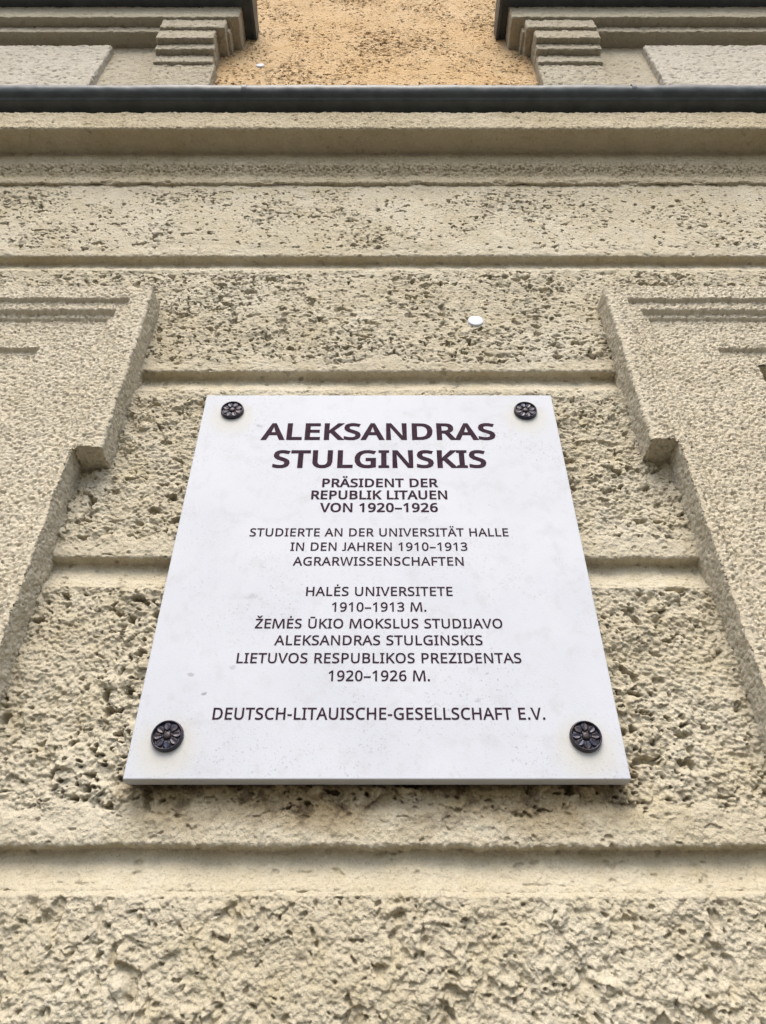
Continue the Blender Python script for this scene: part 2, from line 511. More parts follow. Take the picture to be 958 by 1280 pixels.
WALL, BED = 0.905, 0.936                    # depth of the block faces and of the joint beds
def course_profile(z_top, z_edge, bed_h=0.0464, top_back=True):
    pts = []
    if top_back: pts += [(z_top, BED), (z_top, WALL + 0.005)]
    pts += [(z_top - 0.006, WALL), (z_edge + 0.003, WALL), (z_edge, WALL + 0.0025),
            (z_edge + 0.001, WALL + 0.0185), (z_edge - 0.004, WALL + 0.0215), (z_edge - 0.016, WALL + 0.0195),
            (z_edge - 0.032, WALL + 0.0135), (z_edge - bed_h + 0.002, WALL + 0.0065), (z_edge - bed_h - 0.006, WALL + 0.0065)]
    return pts

def course(z_top, z_edge, xs, ds, kind, m_top, m_bot, undercut, k=1.0, side=None, behind=None):
    def relief(X, T, Z):
        # T is arc length from the profile's start; the face itself is where Z lies between the margins
        nz = 0.010 * noise2(X, Z, 16, 301) + 0.005 * noise2(X, Z, 50, 303)
        a = sstep(z_top - m_top + 0.012, z_top - m_top - 0.010, Z + nz) if m_top > 0 else sstep(z_top - 0.002, z_top - 0.012, Z)
        b = sstep(z_edge + m_bot - 0.010, z_edge + m_bot + 0.012, Z + nz)
        w = a * b
        if side:                             # the boss fades towards the surround's side on both ends
            w = w * sstep(0.0, 0.02, side - np.abs(X + 0.0075) + nz)
        r = relief_smooth(X, T)
        if kind == 'boss': rr = relief_boss(X, T, k)
        elif kind == 'lumpy': rr = relief_lumpy(X, T, k)
        else: rr = relief_pitted(X, T, k)
        h = r * (1 - w) + rr * w
        if behind:                           # nothing pokes through the slab fixed on this wall
            inside = sstep(0.33, 0.31, np.abs(X + 0.0075)) * sstep(behind[0] - 0.02, behind[0] + 0.01, Z) * sstep(behind[1] + 0.02, behind[1] - 0.01, Z)
            h = np.where(inside > 0, np.minimum(h, 0.006 + (1 - inside) * 0.02), h)
        return h
    return sweep(course_profile(z_top, z_edge), xs, ds, relief, 1, 0.0026, undercut)

Z0, J0, J1, J2, J3 = 1.7515, 1.4451, 1.0646, 0.6416, 0.2356
BH = 0.0464
xf = xs_line(-2.6, 2.6, -1.0, 1.0, 0.0021, 0.008)
x1 = xs_line(-2.6, 2.6, -0.87, 0.87, 0.0018, 0.010)
xp = xs_line(-0.56, 0.54, -0.56, 0.54, 0.0012, 0.008)
xl = xs_line(-0.60, 0.58, -0.56, 0.54, 0.0011, 0.004)
part('stucco_course', course(Z0 + 0.02, J0, xf, 0.0021, 'pitted', 0.045, 0.032, 0.25), M_block, label='smooth frieze course with clusters of torn pits below the cornice')
def c1_relief_course():
    def relief(X, T, Z):
        nz = 0.010 * noise2(X, Z, 16, 311) + 0.005 * noise2(X, Z, 50, 313)
        w = sstep(J0 - BH - 0.02 + 0.012, J0 - BH - 0.02 - 0.010, Z + nz) * sstep(J1 + 0.03 - 0.01, J1 + 0.03 + 0.012, Z + nz)
        boss = 0.45 * relief_boss(X, T + 3.1, 1.0) + 0.85 * relief_pitted(X + 2.2, T, 1.0, 0.27)
        return relief_smooth(X, T) * (1 - w) + boss * w
    return sweep(course_profile(J0 - BH, J1), x1, 0.0017, relief, 1, 0.0026, 0.35)
part('stucco_course', c1_relief_course(), M_block, label='pitted stucco course level with the tops of the window surrounds')
part('stucco_course', course(J1 - BH, J2, xp, 0.0012, 'boss', 0.022, 0.036, 0.30, 0.95, None, (0.30, 0.97)), M_block, label='crumbly stucco course behind the upper half of the plaque')
part('stucco_course', course(J2 - BH, J3, xp, 0.0012, 'boss', 0.010, 0.040, 0.30, 1.15, None, (0.30, 0.97)), M_block, label='crumbly stucco course behind the lower half of the plaque')
part('stucco_course', course(J3 - BH, -0.170, xl, 0.0011, 'lumpy', 0.006, 0.040, 0.30, 0.80), M_block, label='coarse lumpy stucco course along the foot of the picture')
# plain wall core down to the pavement
part('plinth', quads_mesh(*rough_block(-2.6, 2.6, 0.925, 1.10, -EYE, -0.205, 0.02, 0.003, 40, 5, 0.01)), M_block)

for side in (-1, 1):                          # neighbouring piers beyond the two windows
    a, b = sorted((side * 1.80, side * 2.60))
    part('outer_pier', quads_mesh(*rough_block(a, b, 0.915, 1.05, -0.25, 1.12, 0.008, 0.003, 45, 6, 0.01, 0.006)), M_block)

# cornice -------------------------------------------------------------------------------------------------
cor_pts = [(1.990, 0.905), (1.9695, 0.790)]
cor_pts = [(1.9695, 0.86), (1.9695, 0.835), (1.9405, 0.8155), (1.8600, 0.8155), (1.8566, 0.819), (1.8568, 0.8790), (1.850, 0.8800),
           (1.806, 0.8805), (1.7970, 0.8850), (1.7800, 0.8955), (1.7770, 0.8970), (1.7530, 0.8970), (1.7500, 0.8985), (1.7500, 0.915), (1.735, 0.93)]
def cor_relief(X, T, Z):
    rough = sstep(1.785, 1.79, Z) * sstep(1.83, 1.80, Z)
    chip = pits(X, T, 22, 351, 0.5, 2.0) * 0.006 * sstep(1.765, 1.752, Z)
    gap = sstep(0.45, 0.75, 0.5 + 0.9 * noise2(X, X * 0, 3.1, 355)) * sstep(1.7535, 1.749, Z)
    return relief_roughcast(X, T) * (0.45 + 0.8 * rough) + relief_smooth(X, T) - chip - 0.004 * gap * noise2(X, T, 30, 357)
xc = xs_line(-2.6, 2.6, -1.2, 1.2, 0.0022, 0.008)
cornice = part('cornice', sweep(cor_pts, xc, 0.0021, cor_relief, 1, 0.0012), M_cornice)

# sheet metal flashing on the cornice: rolled front edge, dark underside, slope running back to the wall above
def roll(cz, cd, r, a0, a1, n):
    return [(cz + r * math.sin(R(a)), cd - r * math.cos(R(a))) for a in np.linspace(a0, a1, n)]
fl_pts = [(2.40, 0.965), (2.030, 0.806)] + roll(1.9985, 0.8005, 0.0255, 75, -75, 16) + \
         [(1.9700, 0.7960), (1.9685, 0.7990), (1.9683, 0.832), (1.9760, 0.838), (1.9760, 0.87)]
def fl_relief(X, T, Z):
    return 0.0016 * noise2(X, Z * 0.3, 7, 361) + 0.0007 * noise2(X, T, 40, 363)
fl = sweep(fl_pts, xs_line(-2.6, 2.6, -1.3, 1.3, 0.006, 0.02), 0.003, fl_relief, 0, 0.002)
flash = link('metal_flashing', fl, M_flash, cornice)
# lapped seams where two lengths of sheet meet
for sx in (-0.355, 0.065 + 0.56, -1.15):
    seam = [(z + 0.0012, d - 0.0016) for z, d in fl_pts[1:-3]]
    link('sheet_seam', sweep(seam, np.linspace(sx, sx + 0.012, 5), 0.003, fl_relief, 0, 0.002), M_flash, flash)

# window surrounds ----------------------------------------------------------------------------------------
def surround(sgn, x_ear, x_low, z_ear, z_top, seed):
    """moulded architrave with ears; sgn=-1 left of the plaque. Coordinates measured along t = distance outwards."""
    DS, DW = 0.853, 0.930
    far = x_ear + 1.43                        # the window is as wide again beyond the frame
    zs = np.concatenate([np.arange(-0.70, 0.28, 0.010), np.arange(0.28, z_ear - 0.004, 0.0017), [z_ear - 0.0035, z_ear - 0.0012, z_ear, z_ear + 0.0003, z_ear + 0.0015, z_ear + 0.004],
                         np.arange(z_ear + 0.006, z_top - 0.004, 0.0017), [z_top - 0.003, z_top - 0.001, z_top]])
    nside = 30
    tt = np.concatenate([np.arange(0, 0.30, 0.0017), np.arange(0.30, 0.50, 0.008), np.arange(0.50, 0.94, 0.04)])
    tt = np.concatenate([tt, np.arange(0.94, 1.3801, 0.012)]) / 1.38
    rows = []
    xos = np.where(zs >= z_ear, x_ear, x_low)
    k0 = int(np.argmax(zs >= z_ear))
    nsof = 26                                  # extra rows carry the underside of the ear
    zs = np.concatenate([zs[:k0], np.full(nsof, z_ear - 0.0001), zs[k0:]])
    xos = np.concatenate([xos[:k0], np.linspace(x_low, x_ear, nsof), xos[k0:]])
    for z, xo in zip(zs, xos):
        sd = np.linspace(DW, DS + 0.003, nside)
        side = np.stack([np.full(nside, xo), sd], 1)
        # front columns keep a fixed outer end, and slide at the ear
        fx = xo + 0.003 + (x_low + 1.38 - xo - 0.003) * tt
        rows.append((side, fx))
    SX = np.array([np.concatenate([s[:, 0], f]) for s, f in rows])
    Zg = np.repeat(zs[:, None], SX.shape[1], 1)
    ztopi = z_top - Zg
    wid = far
    a1 = np.minimum(SX - x_low, far + (x_low - x_ear) * -1 - SX + 0.0)
    a2 = np.minimum(SX - x_ear, far - SX)
    d = np.minimum(a2, ztopi)
    dep = 0.0085 * sstep(0.0385, 0.0415, d) + 0.0105 * sstep(0.0615, 0.0685, d) + 0.006 * sstep(0.0755, 0.0795, d) + 0.008 * sstep(0, 0.003, np.minimum(a2 - 0.188, ztopi - 0.158))
    D = DS + dep
    for i, (s, f) in enumerate(rows):
        D[i, :nside] = s[:, 1]
    # arris rounding
    near = np.exp(-np.clip(SX - xos[:, None], 0, 1) / 0.003)
    D[:, nside:] += 0.002 * near[:, nside:]
    X = SX * 1.0
    off = 13.0 * seed
    h = relief_roughcast(X + off, Zg) + 0.6 * relief_smooth(X + off, Zg)
    hs = relief_roughcast(D * 1.0 + off + 5, Zg) * 0.8 + fbm2(D + off, Zg, 25, 2, 401) * 0.0015
    blend = np.zeros(X.shape[1]); blend[:nside] = 1; blend[nside:nside + 6] = np.linspace(0.8, 0.1, 6)
    blend = blend[None, :]
    fr = 1 - blend; fr = np.where(np.arange(X.shape[1])[None, :] < nside - 4, 0, np.maximum(fr, 0.4 * (np.arange(X.shape[1])[None, :] >= nside - 4)))
    X2 = X - hs * blend + 0.0012 * noise2(D + off, Zg, 60, 405) * blend
    D2 = D - h * fr
    sof = np.zeros(X.shape); sof[k0:k0 + nsof, :nside] = 1
    Z2 = Zg + sof * (relief_roughcast(X * 1.0 + off, D + 3) * -0.9 + 0.0015 * noise2(X + off, D, 45, 411))
    if sgn < 0: P = np.stack([X2, D2, Z2], -1)
    P = np.stack([X2, D2, Z2], -1)
    # opening
    keepv = np.minimum(a2 - 0.252, ztopi - 0.196) > 0
    kq = ~(keepv[:-1, :-1] & keepv[1:, :-1] & keepv[:-1, 1:] & keepv[1:, 1:])
    ny, nx = X.shape
    q = grid_quads(ny, nx, flip=False, keep=kq)
    V = P.reshape(-1, 3)
    parts = [(V, q)]
    # reveals of the opening
    xo, xi, zt = x_ear + 0.254, far - 0.254, z_top - 0.198
    rv = rough_block(xo - 0.02, xo + 0.0, DS + 0.036, 1.06, -0.70, zt + 0.02, 0.01, 0.0012, 120, 7, 0.002)
    parts.append(rv)
    parts.append(rough_block(xi, xi + 0.02, DS + 0.036, 1.06, -0.70, zt + 0.02, 0.02, 0.0012, 120, 8, 0.002))
    parts.append(rough_block(xo, xi, DS + 0.036, 1.06, zt, zt + 0.02, 0.02, 0.0012, 120, 9, 0.002))
    V, q = join(parts)
    if sgn > 0:
        pass
    return V, q, (xo, xi, zt)

def place_surround(sgn, x_ear, x_low, z_ear, seed, label):
    """built for the side whose outward direction is +X, mirrored for the left one"""
    V, q, (xo, xi, zt) = surround(sgn, x_ear, x_low, z_ear, 1.256, seed)
    if sgn < 0:
        V = V * np.array([-1, 1, 1]); q = q[:, ::-1]
    # outward of the grid is -Y: fix winding by the sign of one face
    me = quads_mesh(V, q)
    o = part('window_surround', me, M_surround, label=label)
    w0, w1 = (xo, xi) if sgn > 0 else (-xi, -xo)
    fr = []
    for (a, b, c, e) in ((w0, w0 + 0.06, -0.7, zt), (w1 - 0.06, w1, -0.7, zt), (w0 + 0.06, w1 - 0.06, zt - 0.06, zt), ((w0 + w1) / 2 - 0.05, (w0 + w1) / 2 + 0.05, -0.63, zt - 0.06), (w0 + 0.06, w1 - 0.06, -0.7, -0.63)):
        fr.append(box_verts(a, b, 1.00, 1.06, c, e))
    f = link('window_frame', quads_mesh(*join(fr), smooth=False), M_frame, o)
    link('window_pane', quads_mesh(*box_verts(w0 + 0.05, w1 - 0.05, 1.03, 1.036, -0.65, zt - 0.05), smooth=False), M_glass, o)
    link('stone_sill', quads_mesh(*rough_block(w0 - 0.25, w1 + 0.25, 0.80, 1.0, -0.78, -0.70, 0.02, 0.001, 90, 3)), M_grey, o)
    return o
place_surround(-1, 0.4495, 0.4975, 0.8216, 1, 'moulded window surround with stepped ear, left of the plaque')
place_surround(1, 0.4325, 0.4760, 0.8394, 2, 'moulded window surround with stepped ear, right of the plaque')

# wall above the cornice -----------------------------------------------------------------------------------
xo_ = xs_line(-0.75, 0.72, -0.58, 0.55, 0.0024, 0.02)
def ochre_relief(X, T, Z):
    return relief_pitted(X + 7, T + 4, 1.2, 0.20)
part('upper_wall', sweep([(4.6, 0.95), (2.2, 0.95)], xo_, 0.0024, ochre_relief, 0, 0.0), M_ochre, label='ochre pitted stucco panel above the cornice')

def apron(sgn, X):
    """X: dict of measured x positions (signed)"""
    far = sgn * 2.6
    def bx(a, b, d0, d1, z0, z1, **kw):
        return rough_block(min(a, b), max(a, b), d0, d1, z0, z1, **kw)
    o = part('window_apron', quads_mesh(*bx(X['pier_in'], far, 0.930, 1.0, 2.20, 2.70, res=0.0035, amp=0.0016, freq=190, seed=11, pit=0.012)), M_grey)
    link('raised_panel', quads_mesh(*bx(X['panel'], far, 0.908, 0.945, 2.15, 2.655, res=0.0035, amp=0.0016, freq=170, seed=12, pit=0.009, r=0.006)), M_panel, o)
    br = []
    for (a, b, d0, z0, z1, s) in ((X['pier_in'], X['pier_out'], 0.915, 2.20, 2.520, 13), (X['pier_in'], X['D'], 0.906, 2.5147, 2.5652, 14), (X['pier_in'], X['C'], 0.888, 2.5652, 2.6043, 15),
                               (X['pier_in'], X['B'], 0.8702, 2.6043, 2.6684, 16), (X['pier_in'] - sgn * 0.002, X['A'], 0.8620, 2.6684, 2.7345, 17)):
        br.append(bx(a, b, d0, 0.965, z0, z1, res=0.003, amp=0.0017, freq=190, seed=s, r=0.005, pit=0.009))
    link('stepped_bracket', quads_mesh(*join(br)), M_grey, o)
    mo = [bx(X['m2'], far, 0.8828, 0.97, 2.6931, 2.7352, res=0.0035, amp=0.0016, freq=190, seed=18, r=0.004, pit=0.008),
          bx(X['m1'], far, 0.8545, 0.97, 2.7351, 2.835, res=0.0035, amp=0.0016, freq=190, seed=19, r=0.004, pit=0.008)]
    link('sill_moulding', quads_mesh(*join(mo)), M_grey, o)
    P, q = bx(X['sill'], far, 0.795, 0.975, 2.826, 2.858, res=0.01, amp=0.0012, freq=30, seed=20, r=0.006)
    sl = link('metal_sill', quads_mesh(P, q), M_flash, o)
    P, q = bx(X['sill'] - sgn * 0.0, X['sill'] + sgn * 0.010, 0.795, 0.949, 2.812, 2.905, res=0.01, amp=0.0014, freq=40, seed=21, r=0.003)
    link('end_lip', quads_mesh(P, q), M_flash, sl)
    # the upper window standing on this sill: casing, sashes and glass
    w0, w1 = sgn * 0.74, sgn * 1.70
    jb = [bx(w0 - sgn * 0.19, w0, 0.915, 1.0, 2.86, 4.3, res=0.012, amp=0.0014, freq=150, seed=23, pit=0.005), bx(w1, w1 + sgn * 0.19, 0.915, 1.0, 2.86, 4.3, res=0.012, amp=0.0014, freq=150, seed=24, pit=0.005),
          bx(w0 - sgn * 0.19, w1 + sgn * 0.19, 0.913, 1.0, 4.3, 4.5, res=0.012, amp=0.0014, freq=150, seed=25, pit=0.005), bx(w1 + sgn * 0.19, far, 0.95, 1.0, 2.86, 4.5, res=0.02, amp=0.002, freq=90, seed=26, pit=0.006)]
    link('window_casing', quads_mesh(*join(jb)), M_grey, o)
    sh = [bx(w0, w0 + sgn * 0.06, 0.985, 1.04, 2.86, 4.3, res=9, amp=0, r=0.002), bx(w1 - sgn * 0.06, w1, 0.985, 1.04, 2.86, 4.3, res=9, amp=0, r=0.002), bx(w0, w1, 0.990, 1.035, 4.22, 4.3, res=9, amp=0, r=0.002),
          bx(w0, w1, 0.990, 1.035, 2.87, 2.94, res=9, amp=0, r=0.002), bx((w0 + w1) / 2 - 0.05, (w0 + w1) / 2 + 0.05, 0.980, 1.04, 2.9, 4.28, res=9, amp=0, r=0.002), bx(w0, w1, 0.982, 1.038, 3.68, 3.75, res=9, amp=0, r=0.002)]
    link('window_frame', quads_mesh(*join(sh), smooth=False), M_frame, o)
    link('window_pane', quads_mesh(*bx(w0 + sgn * 0.03, w1 - sgn * 0.03, 1.012, 1.018, 2.9, 4.27, res=9, amp=0, r=0.001), smooth=False), M_glass, o)
    return o
apron(-1, dict(pier_in=-0.712, pier_out=-0.519, D=-0.5282, C=-0.5274, B=-0.5298, A=-0.5027, m2=-0.513 + 0.020, m1=-0.4651, sill=-0.425, panel=-0.868))['label'] = 'grey window apron with stepped bracket under a dark metal sill, upper left'
apron(1, dict(pier_in=0.681, pier_out=0.4787, D=0.4800, C=0.4785, B=0.4790, A=0.4560, m2=0.448, m1=0.4145, sill=0.381, panel=0.835))['label'] = 'grey window apron with stepped bracket under a dark metal sill, upper right'

# ---------------------------------------------------------------- the memorial plaque
ROS = [(-0.2574, 0.9285), (0.2433, 0.9275), (-0.2634, 0.3541), (0.2476, 0.3535)]
M_slab = make_slab_mat()
plaque = empty('memorial_plaque', (-0.0072, 0.897, EYE + 0.302))
tag(plaque, 'pale bluish-white stone memorial plaque with dark lettering and four bronze rosettes on the wall', 'plaque')
def ppart(name, me, mat, parent=None):
    p = parent or plaque
    o = link(name, me, mat, p)
    if p is plaque: o.location = (0.0072, -0.897, -(EYE + 0.302))
    return o
P, q = rough_block(-0.3075, 0.2931, 0.878, 0.8965, 0.302, 0.9693, res=0.02, amp=0.00015, freq=30, seed=31, r=0.0012)
def bevel_slab():
    # a sawn slab with a fine eased arris: three nested rings on the front
    x0, x1, z0, z1, f, b, e = -0.3075, 0.2931, 0.3024, 0.9693, 0.878, 0.8970, 0.0012
    ring = lambda i, d: [(x0 + i, d, z0 + i), (x1 - i, d, z0 + i), (x1 - i, d, z1 - i), (x0 + i, d, z1 - i)]
    v = ring(e, f) + ring(e * 0.3, f + e * 0.3) + ring(0, f + e) + ring(0, b)
    q = [[0, 1, 2, 3]]
    for r in range(3):
        for k in range(4):
            a, c = r * 4 + k, r * 4 + (k + 1) % 4
            q.append([a, a + 4, c + 4, c])
    q.append([12, 15, 14, 13])
    return quads_mesh(v, q, False)
ppart('stone_slab', bevel_slab(), M_slab)

